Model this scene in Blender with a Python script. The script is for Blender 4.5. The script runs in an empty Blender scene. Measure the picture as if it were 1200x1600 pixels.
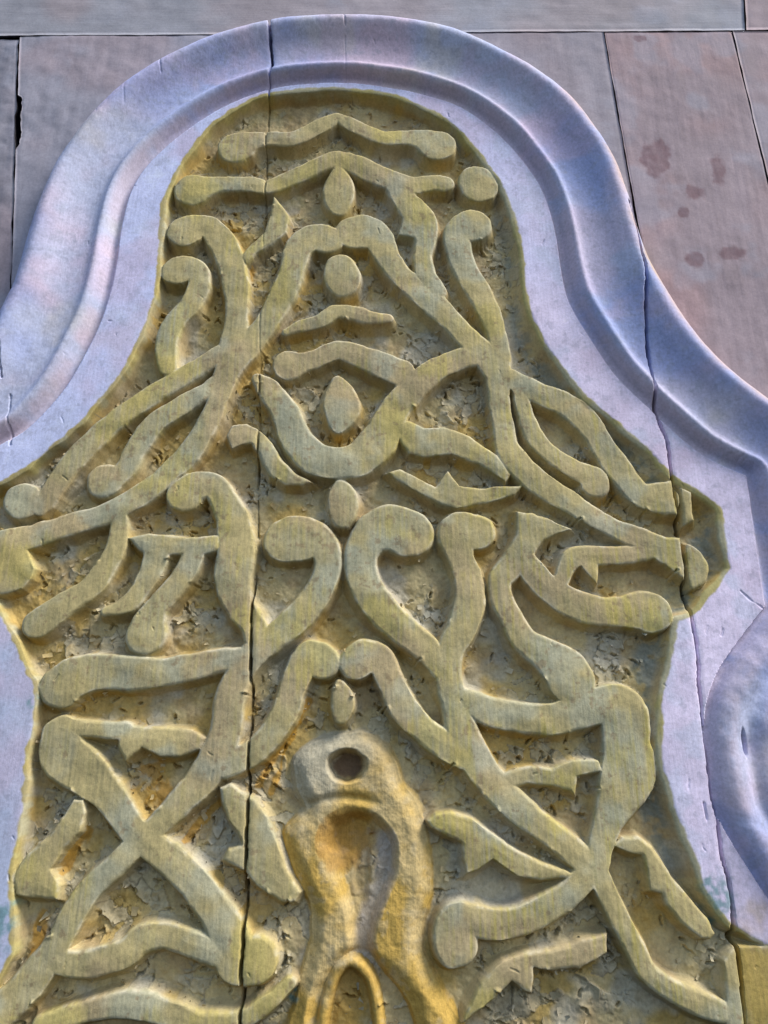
import bpy, math, random
import numpy as np
from mathutils import Vector

random.seed(7)
rng = np.random.default_rng(11)
scene = bpy.context.scene
C = scene.collection

# ------------------------------------------------------------------ camera, sky, sun, exposure
U = 0.0005                      # one unit of carving = half a millimetre
F = 1155.0                      # focal length in photo pixels (photo 1200 x 1600)
TILT = math.radians(18.8)       # the camera looks up at the wall
DIST = 1155.0                   # units from lens to the wall along the axis
ct, st = math.cos(TILT), math.sin(TILT)
CAMPOS = np.array([0.0, -DIST * ct, -DIST * st])
cam_d = bpy.data.cameras.new('camera')
cam = bpy.data.objects.new('camera', cam_d)
C.objects.link(cam)
cam_d.sensor_fit = 'VERTICAL'
cam_d.sensor_height = 24.0
cam_d.lens = 24.0 * F / 1600.0
cam_d.clip_start = 0.01
cam_d.clip_end = 100.0
cam.location = Vector(CAMPOS * U)
cam.rotation_euler = (math.radians(90) + TILT, 0, 0)
scene.camera = cam

SUN_EL, SUN_ROT = math.radians(50), math.radians(114)
world = bpy.data.worlds.new('World')
scene.world = world
world.use_nodes = True
wn = world.node_tree
bg = wn.nodes['Background']
sky = wn.nodes.new('ShaderNodeTexSky')
sky.sky_type = 'NISHITA'
sky.sun_disc = False
sky.sun_elevation = SUN_EL
sky.sun_rotation = SUN_ROT
sky.air_density = 1.0
sky.dust_density = 1.5
wn.links.new(sky.outputs[0], bg.inputs[0])
bg.inputs[1].default_value = 0.125
sd = bpy.data.lights.new('sun', 'SUN')
sun = bpy.data.objects.new('sun', sd)
C.objects.link(sun)
sd.energy = 2.75
sd.angle = math.radians(24)
sd.color = (1.0, 0.945, 0.885)
sdir = Vector((math.sin(SUN_ROT) * math.cos(SUN_EL), math.cos(SUN_ROT) * math.cos(SUN_EL), math.sin(SUN_EL)))
sun.rotation_euler = sdir.to_track_quat('Z', 'Y').to_euler()
scene.view_settings.view_transform = 'Standard'
scene.view_settings.look = 'None'
scene.view_settings.gamma = 1.0
scene.view_settings.use_curve_mapping = False
scene.view_settings.exposure = 0.74

# ------------------------------------------------------------------ helpers
def P(px, py, h=0.0):
    """point of the wall plane raised by h (towards the viewer) seen at a photo pixel -> (x, z) in units"""
    px = np.asarray(px, float); py = np.asarray(py, float)
    a = (px - 600.0) / F; b = (800.0 - py) / F
    dx = a; dy = ct - b * st; dz = st + b * ct
    k = (-h - CAMPOS[1]) / dy
    return CAMPOS[0] + k * dx, CAMPOS[2] + k * dz

def PP(pts, h=0.0):
    p = np.array([(q[0], q[1]) for q in pts], float)
    x, z = P(p[:, 0], p[:, 1], h)
    return np.stack([x, z], 1)

def local_scale(px, py):
    b = (800.0 - py) / F
    return 1.0 / (ct - b * st)          # units per photo pixel across the plane

def catmull(p, n=6, closed=False):
    p = np.asarray(p, float)
    N = len(p)
    if N < 3:
        t = np.linspace(0, 1, n + 1)[:, None]
        return p[0] * (1 - t) + p[-1] * t
    out = []
    rg = range(N) if closed else range(N - 1)
    for i in rg:
        if closed:
            p0, p1, p2, p3 = p[i - 1], p[i], p[(i + 1) % N], p[(i + 2) % N]
        else:
            p0, p1, p2, p3 = p[max(i - 1, 0)], p[i], p[i + 1], p[min(i + 2, N - 1)]
        for k in range(n):
            t = k / n
            out.append(0.5 * ((2 * p1) + (-p0 + p2) * t + (2 * p0 - 5 * p1 + 4 * p2 - p3) * t * t
                              + (-p0 + 3 * p1 - 3 * p2 + p3) * t ** 3))
    if not closed:
        out.append(p[-1])
    return np.array(out)

def hash01(ix, iy, seed):
    n = (ix.astype(np.int64) * 374761393 + iy.astype(np.int64) * 668265263 + seed * 1442695041) & 0xffffffff
    n = ((n ^ (n >> 13)) * 1274126177) & 0xffffffff
    n = n ^ (n >> 16)
    return (n & 0xffffff).astype(np.float32) / 16777215.0

def vnoise(x, y, seed):
    fx = np.floor(x); fy = np.floor(y)
    ix = fx.astype(np.int64); iy = fy.astype(np.int64)
    u = (x - fx).astype(np.float32); v = (y - fy).astype(np.float32)
    u = u * u * (3 - 2 * u); v = v * v * (3 - 2 * v)
    a = hash01(ix, iy, seed); b = hash01(ix + 1, iy, seed)
    c = hash01(ix, iy + 1, seed); d = hash01(ix + 1, iy + 1, seed)
    return (a * (1 - u) + b * u) * (1 - v) + (c * (1 - u) + d * u) * v

def fbm(x, y, size, octv=4, seed=0, sx=1.0, sy=1.0, rough=0.5):
    """-1..1 noise with features of about size units"""
    x = x / size / sx; y = y / size / sy
    out = 0; amp = 1.0; tot = 0
    for o in range(octv):
        out = out + amp * (vnoise(x + 17.3 * o, y - 9.1 * o, seed + o) * 2 - 1)
        tot += amp; amp *= rough; x = x * 2.03; y = y * 2.03
    return out / tot * 1.6

def sstep(a, b, x):
    t = np.clip((x - a) / (b - a), 0, 1)
    return t * t * (3 - 2 * t)

def mixc(a, b, t):
    t = np.asarray(t)[..., None]
    return a * (1 - t) + b * t

def col(*c):
    return np.array(c, np.float32)

def seg_dist(X, Z, a, b):
    d = b - a
    L = float(d @ d) + 1e-9
    t = np.clip(((X - a[0]) * d[0] + (Z - a[1]) * d[1]) / L, 0, 1)
    return np.hypot(X - a[0] - t * d[0], Z - a[1] - t * d[1]), t

def poly_inside(X, Z, p):
    ins = np.zeros(X.shape, bool)
    n = len(p)
    for i in range(n):
        x1, z1 = p[i]; x2, z2 = p[(i + 1) % n]
        if z1 == z2:
            continue
        c = ((z1 > Z) != (z2 > Z)) & (X < (x2 - x1) * (Z - z1) / (z2 - z1) + x1)
        ins ^= c
    return ins

def poly_sdf(X, Z, p):
    d = np.full(X.shape, 1e9)
    n = len(p)
    for i in range(n):
        q, _ = seg_dist(X, Z, p[i], p[(i + 1) % n])
        d = np.minimum(d, q)
    return np.where(poly_inside(X, Z, p), -d, d)

def line_dist(X, Z, p):
    d = np.full(X.shape, 1e9)
    for i in range(len(p) - 1):
        q, _ = seg_dist(X, Z, p[i], p[i + 1])
        d = np.minimum(d, q)
    return d

# ------------------------------------------------------------------ materials
def principled(name):
    m = bpy.data.materials.new(name)
    m.use_nodes = True
    nt = m.node_tree
    return m, nt, nt.nodes['Principled BSDF']

def painted_wood(name, grain_amt, speck_amt, bump_d, rough, grain_axis_z=True, fine=1.0):
    m, nt, bs = principled(name)
    N = nt.nodes; L = nt.links
    at = N.new('ShaderNodeAttribute'); at.attribute_name = 'paint'
    tc = N.new('ShaderNodeTexCoord')
    mp = N.new('ShaderNodeMapping')
    mp.inputs['Scale'].default_value = (520 * fine, 520 * fine, 22 * fine) if grain_axis_z else (22 * fine, 520 * fine, 520 * fine)
    L.new(tc.outputs['Object'], mp.inputs[0])
    g = N.new('ShaderNodeTexNoise'); g.inputs['Scale'].default_value = 1.0
    g.inputs['Detail'].default_value = 5; g.inputs['Roughness'].default_value = 0.6
    L.new(mp.outputs[0], g.inputs['Vector'])
    gr = N.new('ShaderNodeMapRange')
    gr.inputs[1].default_value = 0.25; gr.inputs[2].default_value = 0.75
    gr.inputs[3].default_value = 1 - grain_amt; gr.inputs[4].default_value = 1 + grain_amt
    L.new(g.outputs['Fac'], gr.inputs[0])
    s = N.new('ShaderNodeTexNoise'); s.inputs['Scale'].default_value = 420
    s.inputs['Detail'].default_value = 6; s.inputs['Roughness'].default_value = 0.7
    L.new(tc.outputs['Object'], s.inputs['Vector'])
    sr = N.new('ShaderNodeMapRange')
    sr.inputs[1].default_value = 0.3; sr.inputs[2].default_value = 0.62
    sr.inputs[3].default_value = 1 - speck_amt; sr.inputs[4].default_value = 1 + speck_amt * 0.4
    L.new(s.outputs['Fac'], sr.inputs[0])
    mu = N.new('ShaderNodeMath'); mu.operation = 'MULTIPLY'
    L.new(gr.outputs[0], mu.inputs[0]); L.new(sr.outputs[0], mu.inputs[1])
    vm = N.new('ShaderNodeVectorMath'); vm.operation = 'SCALE'
    L.new(at.outputs['Color'], vm.inputs[0]); L.new(mu.outputs[0], vm.inputs['Scale'])
    L.new(vm.outputs[0], bs.inputs['Base Color'])
    ad = N.new('ShaderNodeMath'); ad.operation = 'ADD'
    L.new(g.outputs['Fac'], ad.inputs[0]); L.new(s.outputs['Fac'], ad.inputs[1])
    b = N.new('ShaderNodeBump'); b.inputs['Strength'].default_value = 0.6
    b.inputs['Distance'].default_value = bump_d
    L.new(ad.outputs[0], b.inputs['Height'])
    L.new(b.outputs[0], bs.inputs['Normal'])
    rr = N.new('ShaderNodeMapRange')
    rr.inputs[3].default_value = rough - 0.1; rr.inputs[4].default_value = rough + 0.15
    L.new(s.outputs['Fac'], rr.inputs[0]); L.new(rr.outputs[0], bs.inputs['Roughness'])
    bs.inputs['Specular IOR Level'].default_value = 0.2
    return m

M_OLIVE = painted_wood('olive_painted_wood', 0.035, 0.22, 0.0004, 0.75)
M_GROUND = painted_wood('flaking_paint', 0.08, 0.22, 0.0006, 0.75, fine=0.7)
M_BLUE = painted_wood('lilac_painted_wood', 0.05, 0.20, 0.0003, 0.85)
M_OCHRE = painted_wood('ochre_painted_wood', 0.05, 0.26, 0.0008, 0.8)
M_PLANK = painted_wood('weathered_grey_plank', 0.03, 0.15, 0.00018, 0.75)
M_PLANKH = painted_wood('weathered_grey_cross_plank', 0.05, 0.13, 0.00025, 0.75, grain_axis_z=False)
M_FLAKE = painted_wood('paint_flake', 0.05, 0.2, 0.0003, 0.7)

# ------------------------------------------------------------------ the two things
BASE_Z = -760.0
def thing(name, label, cat):
    o = bpy.data.objects.new(name, None)
    C.objects.link(o)
    o.location = (0, 0, BASE_Z * U)
    o.empty_display_size = 0.05
    o['label'] = label; o['category'] = cat
    return o
wall = thing('plank_wall', 'weathered grey and lilac plank wall seen above and beside the carved panel', 'wall')
panel = thing('carved_panel', 'carved wooden panel with olive scrollwork inside a curving lilac moulding', 'carved panel')

def mesh_obj(name, verts, faces, colours, mat, parent, label=None, stuff=False, smooth=True):
    verts = np.asarray(verts, np.float32); faces = np.asarray(faces, np.int32)
    me = bpy.data.meshes.new(name)
    nf = len(faces); k = faces.shape[1]
    me.vertices.add(len(verts)); me.vertices.foreach_set('co', verts.ravel())
    me.loops.add(nf * k); me.loops.foreach_set('vertex_index', faces.ravel())
    me.polygons.add(nf)
    me.polygons.foreach_set('loop_start', np.arange(0, nf * k, k, dtype=np.int32))
    me.polygons.foreach_set('use_smooth', np.full(nf, smooth, bool))
    me.update(calc_edges=True)
    ca = me.color_attributes.new('paint', 'FLOAT_COLOR', 'POINT')
    c4 = np.ones((len(verts), 4), np.float32); c4[:, :3] = np.clip(colours, 0, 1)
    ca.data.foreach_set('color', c4.ravel())
    me.materials.append(mat)
    o = bpy.data.objects.new(name, me)
    C.objects.link(o)
    o.parent = parent
    if label: o['label'] = label
    if stuff: o['kind'] = 'stuff'
    return o

def to_world(x, z, h):
    """units -> metres, relative to the thing's base"""
    return np.stack([x * U, -h * U, (z - BASE_Z) * U], -1)

# ------------------------------------------------------------------ outlines traced on the wall (photo pixels, turned into plane units)
O_PX = [(-300, 1800), (-300, 900), (-150, 715), (-60, 585), (0, 470), (15, 442), (34, 379), (56, 315), (82, 258), (112, 214),
        (150, 167), (195, 127), (255, 90), (319, 60), (375, 43), (437, 29), (512, 24), (587, 24), (644, 30),
        (700, 41), (740, 56), (790, 80), (844, 109), (900, 154), (937, 202), (967, 251), (986, 300), (999, 345),
        (1018, 395), (1046, 445), (1087, 509), (1125, 554), (1162, 587), (1200, 616), (1300, 690), (1400, 750),
        (1500, 800), (1560, 1000), (1560, 1800)]
M_PX = [(-160, 1760), (-120, 1600), (-80, 1450), (-60, 1300), (-45, 1200), (-35, 1100), (-45, 1020), (-80, 960), (-140, 900),
        (-150, 820), (-60, 737), (0, 697), (45, 670), (101, 610), (142, 539), (165, 486), (182, 419), (191, 356),
        (206, 300), (232, 259), (277, 217), (337, 176), (394, 150), (450, 136), (539, 131), (610, 139),
        (662, 150), (719, 169), (775, 209), (812, 248), (846, 298), (866, 360), (877, 430), (889, 475), (919, 527),
        (960, 587), (1005, 632), (1035, 659), (1087, 704), (1125, 726), (1166, 743), (1171, 775), (1181, 850),
        (1196, 948), (1159, 995), (1125, 1044), (1106, 1092), (1101, 1137), (1104, 1185), (1111, 1235), (1124, 1280), (1147, 1322),
        (1181, 1375), (1205, 1412), (1260, 1500), (1330, 1600), (1400, 1760)]
I_PX = [(-60, 1720), (-40, 1600), (-10, 1540), (8, 1508), (15, 1480), (13, 1420), (15, 1360), (26, 1300), (36, 1240),
        (40, 1175), (50, 1137), (52, 1072), (41, 1052), (22, 1002), (0, 962), (-30, 925), (-80, 880), (-80, 800),
        (0, 752), (40, 728), (100, 680), (150, 630), (195, 570), (225, 510), (240, 460), (246, 410), (248, 360),
        (255, 310), (275, 265), (310, 215), (350, 178), (400, 150), (450, 140), (530, 136), (600, 143),
        (642, 157), (690, 180), (724, 208), (762, 252), (790, 300), (808, 345), (818, 400), (822, 450), (838, 505), (872, 562),
        (912, 612), (960, 655), (1010, 698), (1055, 742), (1090, 765), (1120, 783), (1131, 800), (1137, 858),
        (1143, 889), (1112, 930), (1086, 960), (1061, 970), (1050, 1025), (1040, 1077), (1035, 1137), (1037, 1194),
        (1048, 1235), (1056, 1262), (1076, 1315), (1095, 1364), (1105, 1392), (1140, 1440), (1160, 1452), (1202, 1478), (1270, 1500), (1290, 1720)]
C1_PX = [(420, 20), (424, 90), (421, 120), (418, 160), (415, 230), (413, 330), (410, 400), (406, 480), (404, 600),
         (402, 700), (400, 745), (398, 850), (393, 960), (392, 1030), (389, 1130), (386, 1210), (385, 1290), (381, 1400),
         (378, 1480), (374, 1600), (370, 1740)]
C1_W = [3.4, 3.0, 1.0, .6, .55, .55, .25, .25, .5, .85, .8, .55, 1.6, 1.7, 1.0, 1.6, 2.0, 1.7, 2.2, 1.8, 1.6]
C2_PX = [(985, 310), (998, 360), (1008, 420), (1013, 480), (1020, 560), (1027, 610), (1033, 655), (1043, 690),
         (1052, 750), (1058, 790), (1063, 810), (1069, 849), (1074, 894), (1080, 950), (1089, 1006), (1093, 1081),
         (1099, 1130), (1106, 1194), (1112, 1240), (1121, 1281), (1129, 1337), (1140, 1382), (1147, 1450), (1155, 1506), (1162, 1574),
         (1164, 1600), (1175, 1740)]
C2_W = [2.2, 2.2, 2.2, 2.2, 2.0, 2.2, 2.4, 2.0, 1.8, 1.8, 1.9, 2.0, 2.2, 2.2, 2.0, 1.6, 1.4, 1.4, 1.6, 1.8, 2.0, 2.4, 2.6, 2.0, 1.8, 1.8, 1.6]
RIM_H = 34.0
O_C = catmull(PP(O_PX, 10), 5)
I_C = catmull(PP(I_PX, 0), 5)
M_P = PP(M_PX, -3)
def corner_curve(p, corners, n=5):
    """smooth between the sharp corners"""
    out = []; s = 0
    for c in list(corners) + [len(p) - 1]:
        seg = catmull(p[s:c + 1], n)
        out.append(seg[:-1]); s = c
    out.append(p[-1:])
    return np.concatenate(out)
cor = [i for i, q in enumerate(M_PX) if q in ((1166, 743), (1196, 948))]
M_C = corner_curve(M_P, cor)
icor = [i for i, q in enumerate(I_PX) if q in ((1131, 800), (1143, 889), (1061, 970), (1160, 1452))]
I_C = corner_curve(PP(I_PX, 0), icor)

# ------------------------------------------------------------------ the carving: strokes (x, y, half width) and cut outlines, in photo pixels
S = 'scroll'; LF = 'leaf'; TD = 'teardrop'
STROKES = [
 (S, [(369,229,25),(390,220,18),(416,216,13),(456,216,13),(494,200,13),(517,188,10),(526,183,8)]),
 (S, [(530,184,8),(561,201,12),(599,215,12),(640,214,14),(665,218,19),(682,226,26)]),
 (S, [(300,296,25),(322,290,18),(349,285,14),(386,286,14),(419,289,13),(456,276,13),(494,259,14),(525,247,14)]),
 (S, [(529,247,14),(561,259,16),(599,277,17),(640,287,16),(677,283,14),(694,285,14)]),
 ('boss', [(746,283,26),(748,290,26)]),
 (S, [(615,292,12),(645,325,19),(660,348,20),(664,375,14),(660,398,13),(665,425,14),(680,452,16)]),
 (S, [(512,373,23),(490,369,23),(468,384,20),(460,407,18),(452,435,18),(435,470,18),(415,502,17),(390,535,18),(365,562,20)]),
 (S, [(555,361,28),(568,361,28),(589,368,22),(603,397,18),(621,424,17),(640,443,17),(677,474,19),(707,503,17),(737,533,18),
      (764,561,20),(777,592,17),(781,630,16),(786,662,16),(792,696,18),(809,724,21),(831,746,20),(856,764,19),(889,784,18),
      (930,809,17),(971,830,16),(1012,846,18),(1042,860,20)]),
 (S, [(738,352,27),(717,360,20),(718,392,18),(732,428,18),(749,455,18),(764,487,17),(776,520,14),(783,555,14),(782,590,14)]),
 (S, [(289,360,25),(305,352,20),(326,353,17),(345,375,19),(358,405,20),(366,435,19),(369,466,17),(369,497,16),(364,531,19),(360,563,21),(348,592,17)]),
 (S, [(277,422,23),(298,416,18),(310,426,16),(309,447,16),(296,475,16),(274,499,16),(262,524,16),(259,550,16),(262,574,14)]),
 (S, [(345,552,15),(318,566,15),(281,588,16),(225,625,16),(176,660,16),(127,706,18),(92,749,18),(72,778,17),(62,792,12)]),
 ('boss', [(33,781,27),(35,782,27)]),
 (S, [(335,598,13),(318,612,14),(285,632,15),(244,659,16),(214,696,17),(199,728,16),(180,745,18),(163,751,27)]),
 (S, [(352,590,17),(343,615,16),(326,655,16),(300,700,18),(259,741,18),(217,775,18),(169,801,18),(112,818,18),(37,841,20),(-30,862,24),(-70,880,26)]),
 (S, [(187,800,12),(181,849,15),(165,886,17),(139,920,18),(101,944,20),(64,969,23),(52,975,21)]),
 (S, [(289,771,27),(305,760,24),(330,758,20),(350,782,21),(363,815,24),(369,860,28),(363,905,27),(373,945,23),(395,975,20),(402,1004,20)]),
 (S, [(448,843,34),(470,840,34),(500,846,24),(512,880,20),(499,920,21),(471,957,22),(434,991,22),(402,1014,22),(379,1042,21),(358,1092,24),
      (352,1137,25),(337,1182,27),(310,1222,25),(277,1257,21),(242,1292,19),(214,1318,19),(176,1356,18),(139,1390,19),(112,1431,20),
      (90,1472,21),(62,1514,26),(28,1555,27),(-10,1590,27),(-60,1640,27)]),
 (S, [(503,1034,27),(488,1026,26),(472,1040,23),(456,1077,21),(441,1119,20),(415,1156,19),(385,1182,20),(350,1195,22)]),
 (S, [(557,1034,27),(570,1026,27),(593,1030,22),(610,1062,21),(629,1104,22),(659,1137,21),(696,1163,23),(728,1178,24)]),
 (S, [(640,832,36),(610,824,36),(582,834,30),(564,867,24),(569,909,24),(595,950,24),(629,984,23),(666,1014,22),(692,1042,21)]),
 (S, [(746,830,27),(716,832,30),(719,867,20),(732,901,22),(734,939,24),(722,980,23),(703,1017,21),(701,1055,20),(711,1100,22),(722,1145,25),
      (741,1182,25),(770,1224,24),(817,1270,22),(862,1304,20),(904,1337,22),(925,1352,20)]),
 (S, [(715,1088,15),(740,1100,20),(770,1112,23),(810,1120,23),(860,1124,23),(905,1112,25),(945,1102,29),(974,1112,37),(980,1160,37),(983,1203,42),(968,1245,33),
      (952,1280,24),(940,1315,20),(932,1350,20)]),
 (S, [(930,1358,19),(945,1390,17),(968,1435,17),(990,1478,18),(1010,1515,17),(1045,1545,17),(1090,1568,20),(1125,1580,18)]),
 (S, [(920,1365,21),(892,1395,20),(855,1420,22),(810,1440,22),(772,1445,23),(738,1440,26),(714,1448,34),(712,1476,36)]),
 (S, [(798,590,15),(835,610,18),(880,628,19),(918,658,19),(945,700,19),(970,735,20),(1000,772,20),(1035,779,26)]),
 (S, [(812,606,11),(824,650,13),(838,685,14),(862,710,15),(895,730,17),(925,745,21),(930,755,22)]),
 (S, [(815,866,18),(838,900,19),(865,925,21),(900,945,23),(940,955,23),(975,955,24),(1005,953,30),(1018,957,31)]),
 (S, [(878,903,12),(888,880,14),(905,869,16),(940,868,15),(980,866,14),(1020,858,14)]),
 (S, [(830,816,14),(824,845,18),(802,880,19),(782,905,18),(785,935,18),(800,965,18),(820,1000,21),(850,1020,25),(882,1045,34),(893,1062,36)]),
 (S, [(447,517,7),(470,508,11),(500,500,13),(525,486,13),(550,488,13),(580,497,11),(606,498,8)]),
 (S, [(452,569,24),(470,566,18),(490,561,16),(512,551,15),(531,546,15),(548,550,18),(570,559,19),(599,572,21),(625,582,22)]),
 (S, [(402,590,9),(420,607,17),(445,645,20),(462,685,23),(490,715,25),(525,723,24),(560,716,27),(588,692,28),(605,660,24),(622,632,22),
      (650,602,21),(680,578,19),(715,562,17),(745,553,18)]),
 (S, [(245,862,20),(236,890,18),(222,915,16),(205,938,15),(187,949,12),(164,955,8)]),
 (S, [(303,860,16),(290,890,17),(268,920,17),(243,950,19),(228,980,26),(227,992,30)]),
 (S, [(95,1072,34),(112,1060,32),(150,1050,27),(200,1052,26),(250,1050,22),(300,1042,20),(350,1031,18),(380,1028,18)]),
 (S, [(93,1150,31),(98,1180,36),(128,1205,33),(160,1232,26),(185,1265,23),(205,1295,22),(240,1325,23),(272,1350,24),(305,1385,24),
      (335,1425,26),(357,1465,32),(372,1500,35),(398,1500,36)]),
 (S, [(110,1138,15),(150,1140,13),(195,1142,14)]),
 (S, [(345,1492,20),(300,1475,20),(260,1465,20),(222,1470,22),(195,1490,21),(150,1505,22),(110,1508,20),(80,1500,20)]),
 (S, [(60,1606,16),(150,1577,17),(215,1572,21),(260,1585,19),(320,1600,16),(380,1594,15),(420,1567,14),(452,1538,11)]),
]
POLYS = [
 (LF, [(631,326),(622,366),(652,374),(664,345)]),
 (TD, [(529,258),(545,271),(553,291),(551,313),(537,334),(521,333),(508,318),(505,296),(512,275)]),
 (LF, [(427,303),(440,318),(452,338),(447,362),(425,381),(400,395),(384,414),(374,400),(390,378),(412,360),(420,335)]),
 (TD, [(530,397),(547,402),(560,418),(563,435),(556,454),(538,465),(520,460),(509,445),(506,424),(513,405)]),
 (TD, [(529,587),(548,601),(560,622),(561,643),(549,663),(529,677),(516,664),(508,642),(506,616),(515,598)]),
 (TD, [(529,750),(546,756),(557,775),(556,800),(545,822),(530,825),(518,812),(512,785),(516,765)]),
 (TD, [(528,1062),(540,1070),(552,1090),(550,1112),(538,1130),(524,1128),(518,1100),(520,1075)]),
 (LF, [(-90,850),(30,832),(49,870),(56,888),(50,905),(35,922),(10,930),(-20,932),(-90,930)]),
 (LF, [(662,1282),(680,1270),(705,1266),(738,1278),(775,1304),(810,1328),(845,1346),(884,1358),(900,1366),(884,1374),(845,1377),(808,1370),(790,1358),
       (771,1345),(748,1362),(727,1371),(722,1345),(720,1320),(695,1306),(672,1294)]),
 (LF, [(780,1210),(806,1199),(829,1196),(862,1200),(892,1187),(937,1187),(942,1206),(902,1214),(900,1244),(874,1232),(825,1225),(795,1234)]),
 (LF, [(958,1322),(972,1308),(998,1306),(1022,1322),(1036,1345),(1052,1372),(1080,1402),(1108,1435),(1120,1460),(1112,1472),
       (1096,1470),(1062,1442),(1040,1415),(1034,1398),(1014,1394),(1010,1360),(1003,1338),(982,1332)]),
 (LF, [(950,1457),(950,1490),(905,1515),(870,1518),(836,1515),(832,1555),(815,1548),(800,1535),(775,1562),(745,1585),(722,1602),
       (728,1575),(750,1535),(785,1500),(820,1486),(860,1484),(885,1475),(910,1468)]),
 (LF, [(1010,757),(1052,749),(1060,770),(1061,806),(1035,806),(1005,795)]),
 (LF, [(1062,758),(1082,768),(1086,812),(1068,822)]),
 (LF, [(1015,836),(1065,838),(1073,906),(1045,886),(1027,870)]),
 ('boss', [(1072,852),(1090,853),(1105,868),(1112,885),(1108,905),(1095,917),(1078,915)]),
 (LF, [(806,797),(855,808),(900,828),(878,833),(852,845),(834,866),(826,880),(806,860)]),
 (LF, [(905,872),(940,872),(934,914),(926,906),(908,888)]),
 (LF, [(352,680),(362,665),(385,660),(405,668),(425,690),(440,715),(462,738),(490,752),(470,760),(445,760),(420,745),(408,725),(402,708),
       (392,694),(378,694),(362,702)]),
 (LF, [(621,657),(640,655),(662,667),(695,666),(735,680),(778,712),(802,742),(790,756),(750,728),(705,711),(662,715),(638,708),(625,690)]),
 (LF, [(602,736),(625,731),(660,748),(680,757),(700,732),(718,758),(750,760),(795,757),(822,756),(805,775),(760,788),(715,795),(690,790),(655,772),(620,752)]),
 (LF, [(199,840),(232,831),(292,838),(345,834),(345,860),(308,870),(275,868),(240,872),(224,864),(215,858)]),
 (LF, [(184,1130),(225,1134),(262,1133),(300,1138),(326,1152),(312,1172),(280,1184),(250,1182),(222,1170),(196,1192),(184,1168)]),
 (LF, [(113,1248),(130,1250),(134,1270),(125,1300),(100,1330),(78,1358),(92,1385),(88,1408),(45,1405),(22,1400),(16,1370),(40,1335),(75,1305),(98,1275)]),
 (LF, [(341,1230),(360,1222),(385,1238),(402,1248),(420,1280),(435,1320),(450,1360),(470,1395),(462,1412),(440,1412),(415,1397),(400,1385),(385,1364),
       (360,1352),(345,1345),(355,1325),(375,1320),(370,1300),(355,1280),(345,1255)]),
 ('corner_block', [(1128,1500),(1150,1478),(1225,1476),(1260,1560),(1260,1740),(1140,1740)]),
]
# rounded, not flat topped: the ochre loop low in the middle
ROUNDS = [
 ('small_loop', [(497,1650,9),(504,1595,9),(514,1550,9),(530,1516,9),(548,1506,9),(568,1518,9),(583,1548,9),(591,1595,9),(595,1650,9)], -5),
]
FIGURE = [(457,1202),(463,1232),(479,1262),(462,1278),(444,1302),(450,1337),(470,1385),(484,1415),(484,1455),(476,1490),(462,1560),(450,1610),(446,1660),(500,1660),(496,1600),
          (500,1570),(520,1530),(545,1505),(590,1520),(640,1570),(660,1660),(740,1660),(714,1588),(680,1530),(660,1480),(662,1440),(672,1405),(673,1340),(655,1262),(632,1222),(620,1190),(598,1158),(568,1143),
          (528,1147),(494,1157),(474,1168),(461,1182)]
HOLLOW = [(497,1296),(512,1274),(540,1263),(575,1268),(602,1288),(618,1318),(617,1362),(602,1402),(588,1440),(583,1470),(596,1510),(622,1548),(650,1605),(668,1660),(500,1660),(506,1600),(500,1572),
          (522,1530),(545,1480),(545,1440),(528,1395),(505,1350),(494,1322)]
PITS = [(541, 1196, 33, 24, 40), (548, 1306, 38, 36, 7), (550, 1556, 26, 34, 7), (565, 1360, 14, 60, 5), (672, 1205, 26, 20, 8), (735, 845, 1, 1, 0)]

# ------------------------------------------------------------------ height field of the panel
XMIN, XMAX, DX = -720.0, 800.0, 1.45
ZMIN, ZMAX = -735.0, 1190.0
xs = np.arange(XMIN, XMAX, DX)
zl = [ZMIN]
while zl[-1] < ZMAX:
    zl.append(zl[-1] + np.interp(zl[-1], [-700, 0, 1200], [1.25, 1.5, 2.3]))
zs = np.array(zl)
NX, NZ = len(xs), len(zs)
X, Z = np.meshgrid(xs, zs)

def upsampled(fn, step=3):
    """distance fields are smooth: compute on a coarser grid and interpolate"""
    ix = np.arange(0, NX + step, step); iz = np.arange(0, NZ + step, step)
    cx = np.interp(ix, np.arange(NX), xs); cx[ix >= NX] = xs[-1] + (ix[ix >= NX] - NX + 1) * DX
    dzl = zs[-1] - zs[-2]
    cz = np.interp(iz, np.arange(NZ), zs); cz[iz >= NZ] = zs[-1] + (iz[iz >= NZ] - NZ + 1) * dzl
    A, B = np.meshgrid(cx, cz)
    f = fn(A, B)
    gx = np.arange(NX) / step; gz = np.arange(NZ) / step
    i0 = gx.astype(int); u = (gx - i0)[None, :]
    j0 = gz.astype(int); v = (gz - j0)[:, None]
    i1 = np.minimum(i0 + 1, f.shape[1] - 1); j1 = np.minimum(j0 + 1, f.shape[0] - 1)
    return (f[j0][:, i0] * (1 - u) + f[j0][:, i1] * u) * (1 - v) + (f[j1][:, i0] * (1 - u) + f[j1][:, i1] * u) * v

dO = upsampled(lambda a, b: poly_sdf(a, b, O_C))      # < 0 inside the outline
dM = upsampled(lambda a, b: poly_sdf(a, b, M_C))
dI = upsampled(lambda a, b: poly_sdf(a, b, I_C), 2)
dI = dI + 1.2 * fbm(X, Z, 40, 3, 5)
dO = dO + 1.0 * fbm(X, Z, 90, 3, 6)

DEPTH = 25.0
def bbox_slice(p, m):
    i0 = np.searchsorted(xs, p[:, 0].min() - m); i1 = np.searchsorted(xs, p[:, 0].max() + m)
    j0 = np.searchsorted(zs, p[:, 1].min() - m); j1 = np.searchsorted(zs, p[:, 1].max() + m)
    return slice(max(j0 - 1, 0), j1 + 1), slice(max(i0 - 1, 0), i1 + 1)

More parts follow.
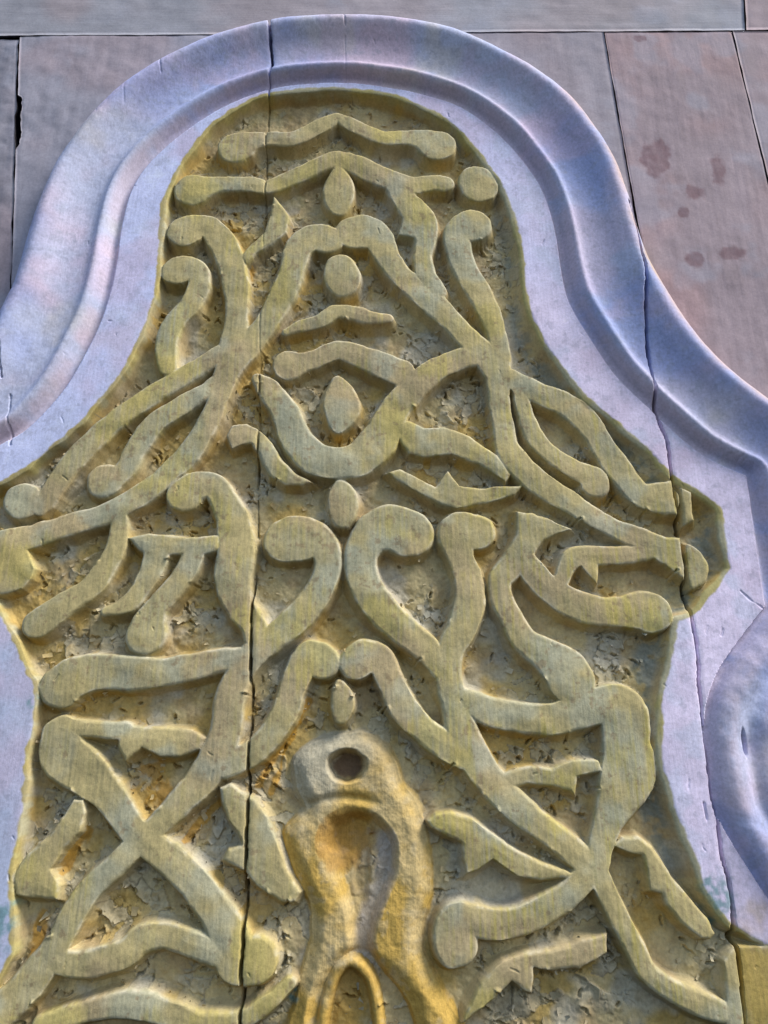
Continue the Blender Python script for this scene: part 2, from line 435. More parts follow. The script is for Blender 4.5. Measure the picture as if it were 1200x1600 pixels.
best = np.full(X.shape, 1e3)
lab = np.full(X.shape, -1, np.int32)
names = []
def put(sl, s, name):
    k = len(names); names.append(name)
    cur = best[sl]
    m = s < cur
    cur[m] = s[m]; lab[sl][m] = k

REACH = 34.0
for name, pts in STROKES:
    sc = np.array([local_scale(q[0], q[1]) for q in pts])
    # a stroke's half width across the plane; the photo foreshortens it along z, so use the mean of the two
    q3 = np.column_stack([PP(pts), [q[2] for q in pts] * sc * (0.55 + 0.45 * sc)])
    c = catmull(q3, 6)
    rmax = c[:, 2].max()
    sl = bbox_slice(c, rmax + REACH)
    x, z = X[sl], Z[sl]
    s = np.full(x.shape, 1e3)
    for i in range(len(c) - 1):
        d, t = seg_dist(x, z, c[i, :2], c[i + 1, :2])
        s = np.minimum(s, d - (c[i, 2] * (1 - t) + c[i + 1, 2] * t))
    put(sl, s, name)
for name, pts in POLYS:
    p = PP(pts)
    if name in (TD, 'boss'):
        p = catmull(p, 4, closed=True)
    sl = bbox_slice(p, REACH)
    s = poly_sdf(X[sl], Z[sl], p)
    put(sl, s + (-1.0 if name == TD else 1.0), name)
NFLAT = len(names)
best = best + 1.3 * fbm(X, Z, 30, 3, 21) + 0.25 * fbm(X, Z, 9, 2, 22) + 1.4 * np.clip(fbm(X, Z, 24, 2, 23) - .3, 0, 1)

# rounded ochre figure
rh = np.full(X.shape, -1e3); rlab = np.full(X.shape, -1, np.int32)
for name, pts, top in ROUNDS:
    k = len(names); names.append(name)
    q3 = np.column_stack([PP(pts), [q[2] * local_scale(q[0], q[1]) for q in pts]])
    c = catmull(q3, 6, closed=(name == 'ring'))
    if name == 'ring':
        c = np.concatenate([c, c[:1]])
    sl = bbox_slice(c, c[:, 2].max() + 12)
    x, z = X[sl], Z[sl]
    hh = np.full(x.shape, -1e3)
    for i in range(len(c) - 1):
        d, t = seg_dist(x, z, c[i, :2], c[i + 1, :2])
        n = d / (c[i, 2] * (1 - t) + c[i + 1, 2] * t)
        hh = np.maximum(hh, np.where(n < 1.25, -DEPTH - 3 + (DEPTH + 3 + top) * np.clip(1 - (n / 1.25) ** 2.6, 0, 1) ** .62 , -1e3))
    cur = rh[sl]; m = hh > cur
    cur[m] = hh[m]; rlab[sl][m] = k

pf = catmull(PP(FIGURE, -8), 3, closed=True); ph = catmull(PP(HOLLOW, -12), 3, closed=True)
sl = bbox_slice(pf, 30)
x, z = X[sl], Z[sl]
sp = poly_sdf(x, z, pf) + 2.0 * fbm(x, z, 30, 3, 24); sh = poly_sdf(x, z, ph) + 1.5 * fbm(x, z, 24, 3, 25)
cxr, _ = P(565, 1380)
soft = 13 + 22 * sstep(0, -45, x - cxr - .15 * (z - P(565, 1380)[1]))
tf = np.clip((sp + 1) / 12, 0, 1)
hf = -4 - 11 * sstep(-24, 0, sp) ** 1.3 - (DEPTH - 12) * (1 - (1 - tf) ** 2) - 19 * sstep(-3, 1 * soft, -sh + 2) - 5 * np.exp(-((z - P(540, 1246)[1] + .004 * (x - P(540, 1246)[0]) ** 2) / 6) ** 2) * sstep(0, -8, sp) * (1 - sstep(25, 55, x - P(540, 1246)[0]))
hf = np.where(sp < 16, hf, -1e3)
k = len(names); names.append('ring'); names.append('loop')
zs_split = P(540, 1250)[1]
cur = rh[sl]; m = hf > cur
cur[m] = hf[m]; rlab[sl][m] = np.where(z > zs_split, k, k + 1)[m]
NB_FIG = k
HS = np.full(X.shape, 99.0); HS[sl] = sh

# carved ground: chisel facets, lifted paint
def voronoi(x, z, size, seed, sx=1.0):
    gx = x / size / sx; gz = z / size
    ix = np.floor(gx).astype(np.int64); iz = np.floor(gz).astype(np.int64)
    f1 = np.full(x.shape, 9.0, np.float32); f2 = f1.copy()
    cid = np.zeros(x.shape, np.float32); ox = np.zeros(x.shape, np.float32); oz = ox.copy()
    for a in (-1, 0, 1):
        for b in (-1, 0, 1):
            jx = ix + a; jz = iz + b
            px = jx + hash01(jx, jz, seed); pz = jz + hash01(jx, jz, seed + 7)
            ddx = (gx - px).astype(np.float32); ddz = (gz - pz).astype(np.float32)
            d = np.hypot(ddx, ddz)
            n = d < f1
            f2 = np.where(n, f1, np.minimum(f2, d))
            cid = np.where(n, hash01(jx, jz, seed + 13), cid)
            ox = np.where(n, ddx, ox); oz = np.where(n, ddz, oz)
            f1 = np.where(n, d, f1)
    return f1, f2, cid, ox, oz

wx = X + 14 * fbm(X, Z, 26, 3, 31); wz = Z + 14 * fbm(X, Z, 26, 3, 32)
f1, f2, cid, ox, oz = voronoi(wx, wz, 21.0, 41)
edge = f2 - f1
peel_zone = sstep(-0.5, 0.2, fbm(X, Z, 90, 3, 35))
lift = (cid > 0.62) * peel_zone
ang = cid * 97.0
flake = lift * (3.4 * (ox * np.cos(ang) + oz * np.sin(ang)) + 4.4 * f1 ** 2)
crackd = -1.8 * (1 - sstep(0.02, 0.13, edge)) * peel_zone * (cid > 0.6)
ground = -DEPTH + 3.0 * fbm(X, Z, 60, 3, 51) + 2.6 * fbm(X, Z, 26, 3, 52) + 0.8 * fbm(X, Z, 7, 2, 53) + flake + crackd

def wall_prof(s, w):
    """0 at the top edge, 1 at the foot: soft arris, steep side, hollow foot"""
    t = np.clip(s / w, 0, 1)
    body = 1 - (1 - t) ** 1.9
    return body * sstep(-0.06, 0.22, t)

PAR = sstep(110, 300, X) * sstep(-640, -420, Z)            # wide sloping rim on the right
w_st = 13.5 + 4 * fbm(X, Z, 60, 2, 61)
Htop = 3.0 * fbm(X, Z, 90, 3, 62) + .45 * fbm(X, Z, 22, 3, 66) + (0.18 * fbm(X, Z, 7, 2, 63, sx=0.6, sy=5)) * sstep(0, -5, best)
Hs = Htop - .8 * sstep(-22, 0, best) - (1.5 + 1.6 * fbm(X, Z, 30, 2, 67)) * sstep(-6, 0, best) ** 2 - (DEPTH + 3) * wall_prof(best + 1, w_st)
sI = -(dI + (5.5 + 2.5 * fbm(X, Z, 45, 2, 68)) * local_scale(600, 800) * np.interp(Z, [-700, 1200], [0.9, 1.5]))   # > 0 once past the yellow border
w_I = 13 + 26 * PAR
Hb = -1.5 * sstep(-9, 0, sI) ** 2 - (DEPTH + 3) * wall_prof(sI + 1, w_I) + 0.5 * fbm(X, Z, 50, 3, 64)
Hb = Hb + PAR * sstep(4, 14, sI) * 2.2 * fbm(X, Z, 12, 3, 65)

# moulding profile outside M
d = np.maximum(dM, 0)
w = np.maximum(d + np.maximum(-dO, 0), 60)
lobe = sstep(330, 400, X) * (1 - sstep(-175, -115, Z))
bw = 32 + 18 * lobe
prof = catmull(np.array([(-.02, -14), (0, -6), (.04, 9), (.09, 22), (.15, 30), (.22, 31.5), (.32, 24), (.42, 15), (.52, 9.5), (.62, 7.2), (.70, 7.6), (.745, 10.5), (.78, 14.8), (.81, 15.2),
                         (.845, 11.5), (.885, 3), (.925, -5), (.965, -7), (.985, -5), (1.0, -1), (1.04, -1)]), 8)
tp = 1 - d / np.clip(w, 60, 300)
Hm = np.interp(tp, prof[:, 0], prof[:, 1])
lprof = catmull(np.array([(-2, -9), (0, -8), (7, -4), (17, 8), (31, 14), (45, 11.5), (57, 5), (66, 4.5), (80, 11), (100, 14), (140, 10), (320, 0)]), 6)
Hm = Hm * (1 - lobe) + lobe * (np.interp(d, lprof[:, 0], lprof[:, 1]) + 2 * fbm(X, Z, 50, 3, 71))
Hm = np.where(dO > 0, Hm - 8 * dO, Hm)
Hm = Hm + 0.5 * fbm(X, Z, 60, 3, 72) + 0.25 * fbm(X, Z, 12, 3, 73)
Hband = Hb + 0.6 * fbm(X, Z, 35, 3, 74) - 3.5 * (1 - sstep(0, 7, -dM))
H = np.where(dM > 0, np.maximum(Hm, -60), np.where(dI > -1, Hband, -1e3))
inside = (dM <= 0)
Hin = np.maximum(ground, np.maximum(Hs, rh + 1.5 * fbm(X, Z, 40, 3, 75) + .6 * fbm(X, Z, 9, 3, 76)))
for (a, b, rx, ry, dep) in PITS:
    if dep == 0: continue
    cx, cz = P(a, b)
    sc = local_scale(a, b)
    e = np.hypot((X - cx) / (rx * sc), (Z - cz) / (ry * sc * sc)) + 0.12 * fbm(X, Z, 20, 2, 77)
    Hin = Hin - dep * (1 - sstep(0.55, 1.05, e))
H = np.where(inside, np.maximum(Hin, Hb), H)
field = inside & (np.maximum(ground, np.maximum(Hs, rh)) > Hb) | (inside & (sI > w_I * 0.75))

# joints between the boards of the panel
C2_W = [q * 1.3 for q in C2_W]
def PH(pts, hs):
    return np.array([P(a, b, h) for (a, b), h in zip(pts, hs)])
C1_H = [30, 16, 5] + [0] * 18
C2_H = [26, 28, 28, 26, 22, 16, 8] + [0] * 20
C1 = catmull(np.column_stack([PH(C1_PX, C1_H), C1_W]), 4)
C2 = catmull(np.column_stack([PH(C2_PX, C2_H), C2_W]), 4)
def joint(H, c, seed):
    cx = np.interp(zs, c[::-1, 1], c[::-1, 0])[:, None] + 1.2 * fbm(X * 0, Z, 26, 3, seed)
    cw = np.interp(zs, c[::-1, 1], c[::-1, 2])[:, None] * (1 + 0.45 * fbm(X * 0, Z, 18, 3, seed + 1))
    off = np.abs(X - cx)
    g = 1 - sstep(cw * 0.5, cw * 0.5 + 1.5, off)
    okz = (Z < c[:, 1].max()) & (Z > c[:, 1].min())
    return H - okz * (g * 26 * (np.clip(cw, 0, 1.7) / 1.7) ** 1.6 + 1.2 * (1 - sstep(0, 9, off)) * (cw > 0.6)), X - cx
H, side1 = joint(H, C1, 81)
right_drop = sstep(0, 2, X - np.interp(zs, C2[::-1, 1], C2[::-1, 0])[:, None]) * (Z < C2[:, 1].max())
H = H - 2.5 * right_drop
H, side2 = joint(H, C2, 85)
# short drying checks in the moulding and band
for k in range(26):
    px = random.uniform(-20, 1220); py = random.uniform(20, 1500)
    cx, cz = P(px, py)
    L = random.uniform(3, 14); a = random.gauss(math.pi / 2, 0.9 if px > 800 else 0.5)
    pts = np.array([[cx, cz], [cx + L * .5 * math.cos(a) + random.uniform(-2, 2), cz + L * .5 * math.sin(a)],
                    [cx + L * math.cos(a), cz + L * math.sin(a)]])
    sl = bbox_slice(pts, 6)
    if X[sl].size < 4: continue
    dd = line_dist(X[sl], Z[sl], pts)
    H[sl] = H[sl] - (dI[sl] > 0) * random.uniform(.6, 1.6) * (1 - sstep(0.2, 1.5, dd))
for k in range(150):
    j = int(rng.integers(NZ)); i = int(rng.integers(NX))
    if not inside[j, i]: continue
    L = random.uniform(3, 13); a = random.gauss(math.pi / 2, 0.7)
    pts = np.array([[xs[i], zs[j]], [xs[i] + L * .5 * math.cos(a) + random.uniform(-1.5, 1.5), zs[j] + L * .5 * math.sin(a)],
                    [xs[i] + L * math.cos(a), zs[j] + L * math.sin(a)]])
    sl = bbox_slice(pts, 5)
    if X[sl].size < 4: continue
    dd = line_dist(X[sl], Z[sl], pts)
    H[sl] = H[sl] - inside[sl] * random.uniform(.6, 1.8) * (1 - sstep(0.1, 1.5, dd))
for pts, dep in (([(6, 470), (5, 530), (3, 590)], 9), ([(14, 615), (10, 690)], 5), ([(252, 92), (254, 106), (255, 122)], 2.5), ([(199, 142), (197, 172)], 1.2), ([(537, 24), (540, 50)], 4),
                 ([(539, 60), (540, 120)], 1.5), ([(1158, 922), (1176, 938), (1194, 950)], 2), ([(1180, 375), (1187, 400)], 3), ([(1100, 1255), (1106, 1290)], 5)
                 ):
    q = np.array([P(a, b, 12 if b < 700 else 0) for a, b in pts])
    sl = bbox_slice(q, 6)
    if X[sl].size < 4: continue
    dd = line_dist(X[sl], Z[sl], q) + .8 * fbm(X[sl], Z[sl], 9, 2, 88)
    H[sl] = H[sl] - (dI[sl] > 0) * dep * .6 * (1 - sstep(.2, 1.8, dd))
gsel = np.argwhere(field & (best > 5) & (rh < -50))
for (j, i) in gsel[rng.choice(len(gsel), 1000, replace=False)]:
    if peel_zone[j, i] < .3 and random.random() < .85: continue
    if best[j, i] > 16 and random.random() < .55: continue
    L = random.uniform(3, 11); a = random.uniform(0, math.pi)
    bx_, bz_ = random.uniform(-2.5, 2.5), random.uniform(-2.5, 2.5)
    pts = np.array([[xs[i], zs[j]], [xs[i] + L * .5 * math.cos(a) + bx_, zs[j] + L * .5 * math.sin(a) + bz_],
                    [xs[i] + L * math.cos(a), zs[j] + L * math.sin(a)]])
    sl = bbox_slice(pts, 10)
    if X[sl].size < 4: continue
    dd = line_dist(X[sl], Z[sl], pts)
    sgn = np.sign((X[sl] - xs[i]) * math.sin(a) - (Z[sl] - zs[j]) * math.cos(a))
    H[sl] = H[sl] + field[sl] * (-random.uniform(3, 8) * (1 - sstep(0.5, 2.2, dd)) + random.uniform(1, 3.5) * (1 - sstep(1.5, 8, dd)) * (sgn > 0))
# knot hole and split in the lower right moulding
cx, cz = P(1161, 1160)
H = H - 10 * (1 - sstep(0.3, 1.0, np.hypot((X - cx) / 5, (Z - cz) / 24)))

# ------------------------------------------------------------------ paint colours, with shade painted into the ring's hole
n1 = fbm(X, Z, 120, 4, 101); n2 = fbm(X, Z, 45, 4, 102); n3 = fbm(X, Z, 14, 4, 103); n4 = fbm(X, Z, 260, 3, 104)
st1 = fbm(X, Z, 7, 3, 105, sx=0.45, sy=12)
olive = mixc(col(.455, .380, .180), col(.425, .378, .215), sstep(-.4, .5, n2))
olive = mixc(olive, col(.445, .350, .195), sstep(0.0, .7, n1) * .8)
olive = mixc(olive, col(.42, .355, .10), np.clip(sstep(.0, .8, n2 * .5 + st1 * .7) * (0.28 + 0.5 * sstep(0, 350, X - 0.35 * Z)), 0, 1))
olive = mixc(olive, col(.40, .415, .31), sstep(.1, .7, fbm(X, Z, 75, 4, 141)) * .6)
olive = mixc(olive, col(.48, .40, .11), sstep(.15, .8, fbm(X, Z, 85, 4, 142) + .25 * st1) * .55)
olive = mixc(olive, col(.27, .20, .11), sstep(.55, .8, fbm(X, Z, 9, 4, 143, rough=.6) + .3 * n2) * .6)
olive = mixc(olive, col(.56, .52, .38), (1 - sstep(1.0, 4.0, np.abs(best + 1))) * sstep(-.1, .5, n3 + .4 * n2) * .5)
olive = olive * (1 + 0.05 * n3 + 0.035 * st1)[..., None]
gr = mixc(col(.455, .375, .195), col(.39, .30, .155), sstep(-.3, .5, n2))
gr = mixc(gr, col(.44, .305, .085), sstep(.05, .6, fbm(X, Z, 70, 4, 111) + 0.25 * sstep(0, -400, X)) * .75)
gr = mixc(gr, col(.41, .40, .34), sstep(.15, .7, fbm(X, Z, 55, 3, 112) - .15 * sstep(0, -300, X)) * .6)
gr = mixc(gr, col(.42, .40, .31), lift * .45)
gr = mixc(gr, col(.10, .085, .06), (1 - sstep(0.02, 0.1, edge)) * peel_zone * .45 * (cid > .55))
gr = gr * (1.08 + .12 * n3)[..., None]
gr = mixc(gr, col(.13, .19, .20), PAR * sstep(3, 14, sI) * (1 - sstep(w_I * .8, w_I * 1.3, sI)) * sstep(-.45, .2, n3 + .5 * n2) * .62)
yellow = mixc(col(.47, .41, .17), col(.45, .42, .27), sstep(-.3, .5, n2))
yellow = mixc(yellow, col(.40, .30, .10), sstep(-200, -420, X + .2 * n2 * 300) * sstep(-.5, .2, n3) * .55)
lil = mixc(col(.50, .535, .70), col(.57, .545, .69), sstep(-.3, .5, n1))
lil = mixc(lil, col(.68, .52, .62), sstep(.05, .6, fbm(X, Z, 150, 3, 121)) * .7)
lil = mixc(lil, col(.62, .56, .50), sstep(.25, .8, fbm(X, Z, 110, 4, 122)) * .5)
lil = mixc(lil, col(.34, .41, .70), sstep(-.1, .8, fbm(X, Z, 170, 3, 123) + .5 * sstep(100, 420, X)) * .75)  # bluer towards the right side of the moulding
lil = mixc(lil, col(.35, .37, .45), sstep(.35, .8, n3) * .35)
band = mixc(col(.52, .56, .78), col(.66, .59, .74), sstep(-100, 400, X + 120 * n1))
band = mixc(band, col(.52, .56, .70), sstep(.1, .7, n2) * .5)
band = band * (1.1 + .04 * n3)[..., None]
band = mixc(band, col(.42, .47, .60), (sstep(-250, -330, X) * sstep(-80, -160, Z)) * .8)
bz = sstep(0, 2, -dM + 1)
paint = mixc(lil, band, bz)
br = fbm(X, Z, 60, 4, 125, rough=.6)
paint = paint * (1.0 + .09 * br + .05 * n3)[..., None]
paint = mixc(paint, col(.62, .49, .62), sstep(0, .7, fbm(X, Z, 90, 4, 126)) * .45)
paint = mixc(paint, col(.30, .31, .40), sstep(.25, .7, fbm(X, Z, 11, 4, 127, rough=.65)) * .3)
# bead is tinted pinker
paint = mixc(paint, col(.62, .50, .56), (dM > 0) * (1 - sstep(bw * .6, bw, d)) * .55 * sstep(-.6, .4, n2 + .3))
# worn ochre lip on the outside right edge
cx, cz = P(1022, 395)
paint = mixc(paint, col(.55, .42, .12), (1 - sstep(.5, 1, np.hypot((X - cx) / 30, (Z - cz) / 90))) * (dO > -22) * (side2 > 0) * .9)
paint = mixc(paint, col(.56, .40, .30), (dM > 0) * sstep(200, 380, X) * sstep(-36, -12, dO) * sstep(-.6, .2, n2) * .75)
# yellow border, then the flaking ground, then the olive relief
paint = mixc(paint, yellow, inside * sstep(-1.5, 1.5, -dI + 2.5 * n3))
gm = inside * sstep(0.5, 4.0, sI + 2 * n3)
paint = mixc(paint, gr, gm)
om = inside * (1 - sstep(-.8, 2.6, best + .8 * n3)) * (sI > -5)
paint = mixc(paint, olive, om)
rm = inside * sstep(-2, 3, rh - np.maximum(ground, Hs)) * (rlab >= 0)
ochre = mixc(col(.53, .35, .085), col(.55, .42, .19), sstep(-.2, .7, n2))
tx, tz = P(500, 1230)
ochre = mixc(ochre, col(.44, .40, .28), sstep(-80, 50, Z - tz - .6 * (X - tx) + 40 * n2))
ochre = mixc(ochre, col(.50, .44, .30), sstep(.3, .8, n3) * .3)
paint = mixc(paint, ochre, rm)
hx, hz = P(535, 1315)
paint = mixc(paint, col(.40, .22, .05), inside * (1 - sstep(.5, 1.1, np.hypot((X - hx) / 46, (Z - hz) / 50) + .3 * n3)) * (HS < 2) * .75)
q = PP([(604, 1312), (603, 1360), (588, 1402), (572, 1450), (568, 1500)], -18)
sl = bbox_slice(q, 40)
dd = line_dist(X[sl], Z[sl], q) + 4 * n3[sl]
paint[sl] = mixc(paint[sl], col(.42, .385, .35), .7 * (1 - sstep(6, 20, dd)) * (rlab[sl] != NB_FIG - 1) * (HS[sl] < 6))
cx, cz = P(548, 1565)
paint = mixc(paint, col(.47, .30, .07), inside * (1 - sstep(.6, 1.1, np.hypot((X - cx) / 34, (Z - cz) / 58) + .3 * n3)) * .85)
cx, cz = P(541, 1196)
paint = mixc(paint, col(.16, .11, .07), (1 - sstep(.55, .95, np.hypot((X - cx) / 31, (Z - cz) / 23) + .2 * n3)) * inside * sstep(-8, -16, H))  # shade of the deep hole put into the colour, darker with depth
# orange runs of old varnish
for a, b, c2, d2, wd in ((478, 1095, 400, 1225, 7), (470, 1110, 420, 1240, 5), (130, 1290, 90, 1370, 9), (385, 400, 372, 505, 11), (340, 1250, 285, 1310, 7), (55, 1440, 40, 1520, 10), (235, 1210, 250, 1260, 26)):
    q = PP([(a, b), (c2, d2)])
    sl = bbox_slice(q, wd * 3)
    dd = line_dist(X[sl], Z[sl], q) + wd * .6 * n3[sl]
    paint[sl] = mixc(paint[sl], col(.46, .25, .03), .75 * (1 - sstep(wd * .4, wd, dd)) * (best[sl] > 3) * (rlab[sl] < 0))
# teal remnants
for a, b, r in ((1122, 1412, 30), (-2, 1440, 26), (455, 1562, 10), (50, 1095, 8)):
    cx, cz = P(a, b)
    e = np.hypot(X - cx, (Z - cz) / 1.4) / r + .5 * n3
    paint = mixc(paint, col(.12, .27, .28), .75 * (1 - sstep(.3, 1.0, e)) * sstep(-.8, .3, fbm(X, Z, 9, 3, 131)) * (best > 2))
cx, cz = P(1195, 1545)
paint = mixc(paint, col(.42, .30, .08), (1 - sstep(.5, 1.2, np.hypot((X - cx) / 60, (Z - cz) / 75) + .4 * n2)) * (side2 > 0) * inside * .85)
paint = np.clip(paint, 0.01, 0.9)

# ------------------------------------------------------------------ split the field into parts
BOARD = (side1 > 0).astype(int) + (side2 > 0).astype(int)
flatm = inside & (best < w_st * 0.95) & (lab >= 0) & (sI > -6) & (Hs >= np.maximum(ground, rh) - 1.0) & (Hs >= Hb)
roundm = inside & (rlab >= 0) & (rh > np.maximum(ground, Hs)) & (rh > Hb)
part = np.full(X.shape, -1, np.int32)
NB = len(names)
BM = np.where((BOARD == 1) & (Z < -100), 2, BOARD)
part = np.where(dM > 0, NB + BM, NB + 3 + BOARD)
part = np.where(field, NB + 6 + np.where((BOARD == 2) & (Z < -250), 1, np.where((BOARD == 2) & (Z < P(1100, 886)[1]), 3, BOARD)), part)
part = np.where(flatm, lab, part)
part = np.where(roundm, rlab, part)
part = np.where(dO > 7, -1, part)
part[H < -75] = -1
q = part[:-1, :-1].copy()
for a in (part[1:, :-1], part[:-1, 1:], part[1:, 1:]):
    q[a < 0] = -1
jj, ii = np.nonzero(q >= 0)
qv = q[jj, ii]
order = np.argsort(qv, kind='stable')
jj, ii, qv = jj[order], ii[order], qv[order]
i0 = jj * NX + ii
Hf = H.ravel()
dA = np.abs(Hf[i0] - Hf[i0 + NX + 1]) <= np.abs(Hf[i0 + 1] - Hf[i0 + NX])
t1 = np.where(dA[:, None], np.stack([i0, i0 + 1, i0 + NX + 1], 1), np.stack([i0, i0 + 1, i0 + NX], 1))
t2 = np.where(dA[:, None], np.stack([i0, i0 + NX + 1, i0 + NX], 1), np.stack([i0 + 1, i0 + NX + 1, i0 + NX], 1))
quads = np.stack([t1, t2], 1)
V = to_world(X.ravel(), Z.ravel(), H.ravel()).astype(np.float32)
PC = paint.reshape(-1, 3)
bounds = np.searchsorted(qv, np.arange(NB + 11))
gz_, gx_ = np.gradient(H, zs, xs)
NR = np.stack([-gx_, -np.ones_like(H), -gz_], -1).reshape(-1, 3)
NR = (NR / np.linalg.norm(NR, axis=1)[:, None]).astype(np.float32)
for k in range(NB + 10):
    a, b = bounds[k], bounds[k + 1]
    if b - a < 12: continue
    fq = quads[a:b].reshape(-1, 3)
    u, inv = np.unique(fq, return_inverse=True)
    inv = inv.reshape(fq.shape)
    label = None
    if k < NFLAT: nm, mt = names[k], M_OLIVE
    elif k < NB:
        nm, mt = names[k], M_OCHRE
        label = {'ring': 'ochre carved ring round a dark hole', 'loop': 'ochre horseshoe shaped carved loop', 'small_loop': 'small ochre loop at the bottom edge'}[nm]
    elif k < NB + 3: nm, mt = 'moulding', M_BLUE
    elif k < NB + 6: nm, mt = 'border_band', M_BLUE
    else: nm, mt = 'ground_board', M_GROUND
    if nm == 'corner_block': label = 'ochre corner block beside the joint'
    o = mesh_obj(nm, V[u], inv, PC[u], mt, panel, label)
    ca = o.data.attributes.new('custom_normal', 'FLOAT_VECTOR', 'POINT')
    ca.data.foreach_set('vector', NR[u].ravel())

# ------------------------------------------------------------------ curled paint flakes lying on the ground of the panel
fv, ff, fc = [], [], []
ringx, ringz = P(541, 1196); hollx, hollz = P(545, 1345)
free = (rlab < 0) & (np.hypot(X - ringx, Z - ringz) > 48) & (np.hypot(X - hollx, (Z - hollz) * .6) > 62) & inside
cand = np.argwhere(field & (best > 4) & free)
rimc = np.argwhere(free & (best > .5) & (best < 9) & (sI > 4))
sel = np.concatenate([cand[rng.choice(len(cand), 1300, replace=False)], rimc[rng.choice(len(rimc), 700, replace=False)]])
for (j, i) in sel:
    if peel_zone[j, i] < .25 and random.random() < .7: continue
    x0, z0, h0 = X[j, i], Z[j, i], H[j, i]
    L = random.choice((3, 4, 5, 6, 8, 11)) * random.uniform(.8, 1.2) * (1 if best[j, i] > 9 else .6); Wd = L * random.uniform(.4, 1.0)
    a = random.uniform(0, 2 * math.pi); ca, sa = math.cos(a), math.sin(a)
    curl = random.uniform(.5, 1.4); up = random.uniform(1.2, 4.2)
    tip = random.uniform(-.2, .9)
    n0 = len(fv)
    cc = gr[j, i] * random.uniform(.85, 1.2) * .75 + col(.40, .38, .29) * .25
    for r in range(4):
        t = r / 3
        for s in (-1, 0, 1):
            u_ = (t - .3) * L; v_ = s * Wd * .5 * (1 - tip * t) + random.uniform(-.5, .5)
            hh = h0 + .5 + up * curl * t * t * 1.6 + (.3 * abs(s))
            fv.append(to_world(np.float64(x0 + u_ * ca - v_ * sa), np.float64(z0 + u_ * sa + v_ * ca), hh)); fc.append(cc)
    for r in range(3):
        for s in range(2):
            p = n0 + r * 3 + s
            ff.append((p, p + 1, p + 4, p + 3))
mesh_obj('paint_flakes', np.array(fv), np.array(ff), np.array(fc), M_FLAKE, panel, 'small curled flakes of loose paint', stuff=True)

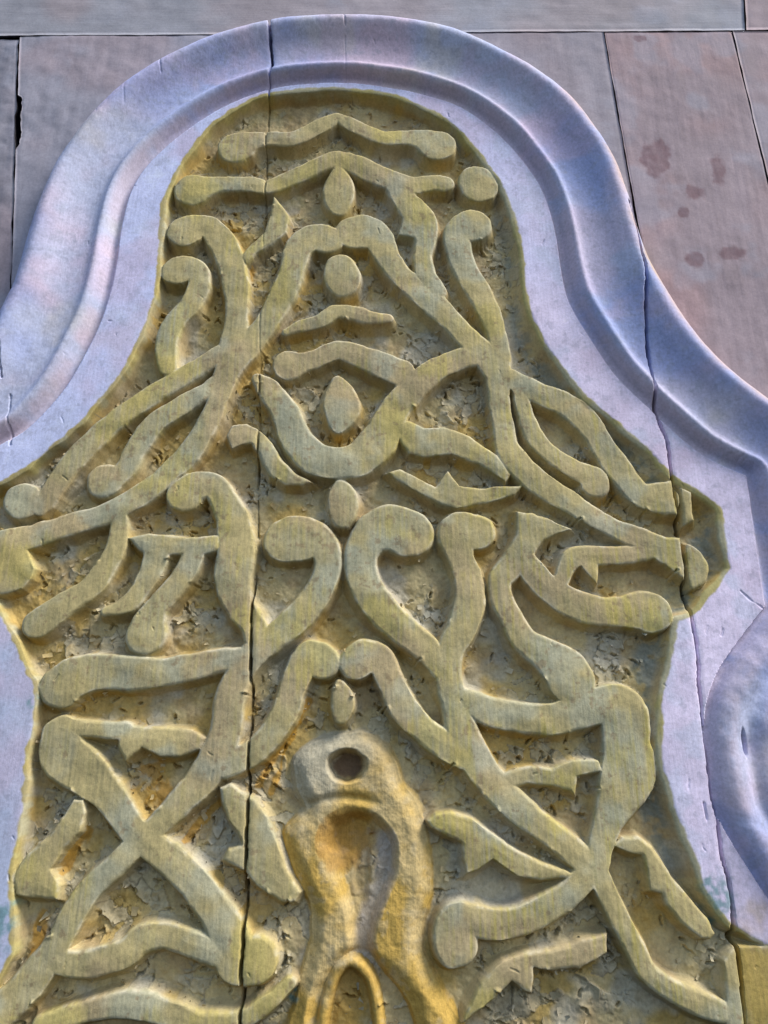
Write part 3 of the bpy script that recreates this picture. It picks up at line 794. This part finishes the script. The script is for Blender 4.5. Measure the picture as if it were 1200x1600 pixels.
# ------------------------------------------------------------------ planks of the wall behind
PL_H = -8.0
STAINS = [(1027, 246, 26, 24), (1122, 264, 13, 20), (1085, 300, 15, 13), (1068, 331, 8, 7), (1085, 405, 14, 9), (1148, 397, 26, 9), (1003, 60, 10, 5)]
def plank(corners, base, h, horiz=False, rough=1.0, seed=0, label=None, stain=False, nx=110, nz=160, bite=0):
    """corners in photo pixels: top left, top right, bottom right, bottom left"""
    q = PP(corners, h)
    s = np.linspace(0, 1, nx)[None, :]; t = np.linspace(0, 1, nz)[:, None]
    x = (q[0, 0] * (1 - s) + q[1, 0] * s) * (1 - t) + (q[3, 0] * (1 - s) + q[2, 0] * s) * t
    z = (q[0, 1] * (1 - s) + q[1, 1] * s) * (1 - t) + (q[3, 1] * (1 - s) + q[2, 1] * s) * t
    wl = 1.1 if rough < 2 else 2.6
    ex = np.minimum(s, 1 - s); ez = np.minimum(t, 1 - t)
    x = x + (wl * fbm(x * 0 + seed * 31, z, 40, 3, seed + 1)) * (ex < .001)
    z = z + (wl * .8 * fbm(x, z * 0 + seed * 17, 40, 3, seed + 2)) * (ez < .001)
    if bite:
        z1 = P(35, 148, h)[1]; z0 = P(35, 232, h)[1]
        x = x + bite * np.clip(1 - s * 18, 0, 1) * sstep(z0 - 3, z0 + 12, z) * (1 - sstep(z1 - 8, z1, z)) * (1 + .3 * fbm(x, z, 12, 3, seed + 20))
    gx, gz = (5, .6) if horiz else (.6, 5)
    hh = h + rough * (.25 * fbm(x, z, 22, 3, seed + 3, sx=gx, sy=gz) + 1.0 * fbm(x, z, 120, 3, seed + 4) + .55 * fbm(x, z, 24, 3, seed + 5))
    lx = np.hypot(q[1, 0] - q[0, 0], q[1, 1] - q[0, 1]); lz = np.hypot(q[3, 0] - q[0, 0], q[3, 1] - q[0, 1])
    hh = hh - .8 * (1 - sstep(0, 3, np.minimum(ex * lx, ez * lz)))
    c = np.broadcast_to(base, x.shape + (3,)) * (1 + .10 * fbm(x, z, 50, 4, seed + 6) + .09 * fbm(x, z, 14, 4, seed + 7, sx=gx, sy=gz))[..., None]
    c = mixc(c, c * col(1.08, .96, .92), sstep(-.2, .6, fbm(x, z, 160, 3, seed + 8)))
    c = mixc(c, col(.36, .38, .46), sstep(.3, .8, fbm(x, z, 90, 4, seed + 9)) * .35)
    if stain:
        for (a, b, rx, ry) in STAINS:
            cx, cz = P(a, b, h)
            k = local_scale(a, b)
            e = np.hypot((x - cx) / (rx * k), (z - cz) / (ry * k * 1.35)) + .35 * fbm(x, z, 18, 3, seed + 10)
            c = mixc(c, col(.17, .085, .10), .7 * (1 - sstep(.75, 1.1, e)) * (.9 + .2 * fbm(x, z, 10, 3, seed + 12)))
    v = to_world(x.ravel(), z.ravel(), hh.ravel())
    idx = np.arange(nx * nz).reshape(nz, nx)
    f = np.stack([idx[:-1, :-1], idx[1:, :-1], idx[1:, 1:], idx[:-1, 1:]], -1).reshape(-1, 4)
    mid = poly_sdf((x[:-1, :-1] + x[1:, 1:]).ravel() / 2, (z[:-1, :-1] + z[1:, 1:]).ravel() / 2, O_C[::3])
    f = f[mid > -14]                        # the panel is let into the wall: nothing of the plank behind it
    ring = np.concatenate([idx[0, :], idx[1:, -1], idx[-1, -2::-1], idx[-2:0:-1, 0]])
    n0 = len(v)
    back = v[ring].copy(); back[:, 1] = -(h - 44) * U
    r2 = np.roll(np.arange(len(ring)), -1)
    keep = poly_sdf(x.ravel()[ring], z.ravel()[ring], O_C[::3]) > -10
    sidef = np.stack([ring, ring[r2], n0 + r2, n0 + np.arange(len(ring))], 1)[keep & keep[r2]][:, ::-1]
    v = np.concatenate([v, back])
    cc = np.concatenate([c.reshape(-1, 3), c.reshape(-1, 3)[ring] * .8])
    o = mesh_obj('plank', v, np.concatenate([f, sidef]), cc, M_PLANKH if horiz else M_PLANK, wall, label)
    return o

GREY = col(.335, .305, .345); LEFTG = col(.31, .30, .35); BROWN = col(.345, .275, .30)
plank([(-260, -150), (1154, -150), (1164, 46.6), (-260, 57)], col(.335, .335, .375), PL_H + 1, True, .9, 200, 'pale horizontal plank across the top', nx=260, nz=60)
plank([(1157, -150), (1500, -150), (1500, 46), (1166.5, 46)], BROWN * 1.02, PL_H + .5, False, .8, 215, nx=80, nz=50)
plank([(1145, 48), (1500, 48), (1660, 1000), (1376, 1000)], BROWN * 1.03, PL_H + .5, False, .8, 220)
plank([(-260, 61), (28.6, 61), (14.6, 500), (-330, 500)], LEFTG * .92, PL_H - 3, False, 2.2, 240, 'rough dark plank at the left edge')
plank([(31, 56.3), (480, 53), (480, 420), (15, 520)], LEFTG * 1.08, PL_H, False, 1.5, 260, bite=7.5)
plank([(480.5, 53), (943, 49.6), (1003.6, 400), (480.5, 420)], GREY * .98, PL_H, False, 1.0, 280)
plank([(944.8, 49.6), (1142.8, 48.2), (1373, 1000), (1111, 1000)], BROWN, PL_H, False, .8, 300, 'brownish plank with dark red stains', stain=True, nx=160, nz=280)
# backing the planks are nailed to
bx, bz = PP([(-600, -400), (1800, -400)], -50)
v = to_world(np.array([-1600, 1600, 1600, -1600.]), np.array([BASE_Z - 100, BASE_Z - 100, 1900, 1900.]), np.full(4, -55.0))
mesh_obj('backing', v, np.array([[0, 1, 2, 3]]), np.tile(col(.12, .11, .11), (4, 1)), M_PLANK, wall)
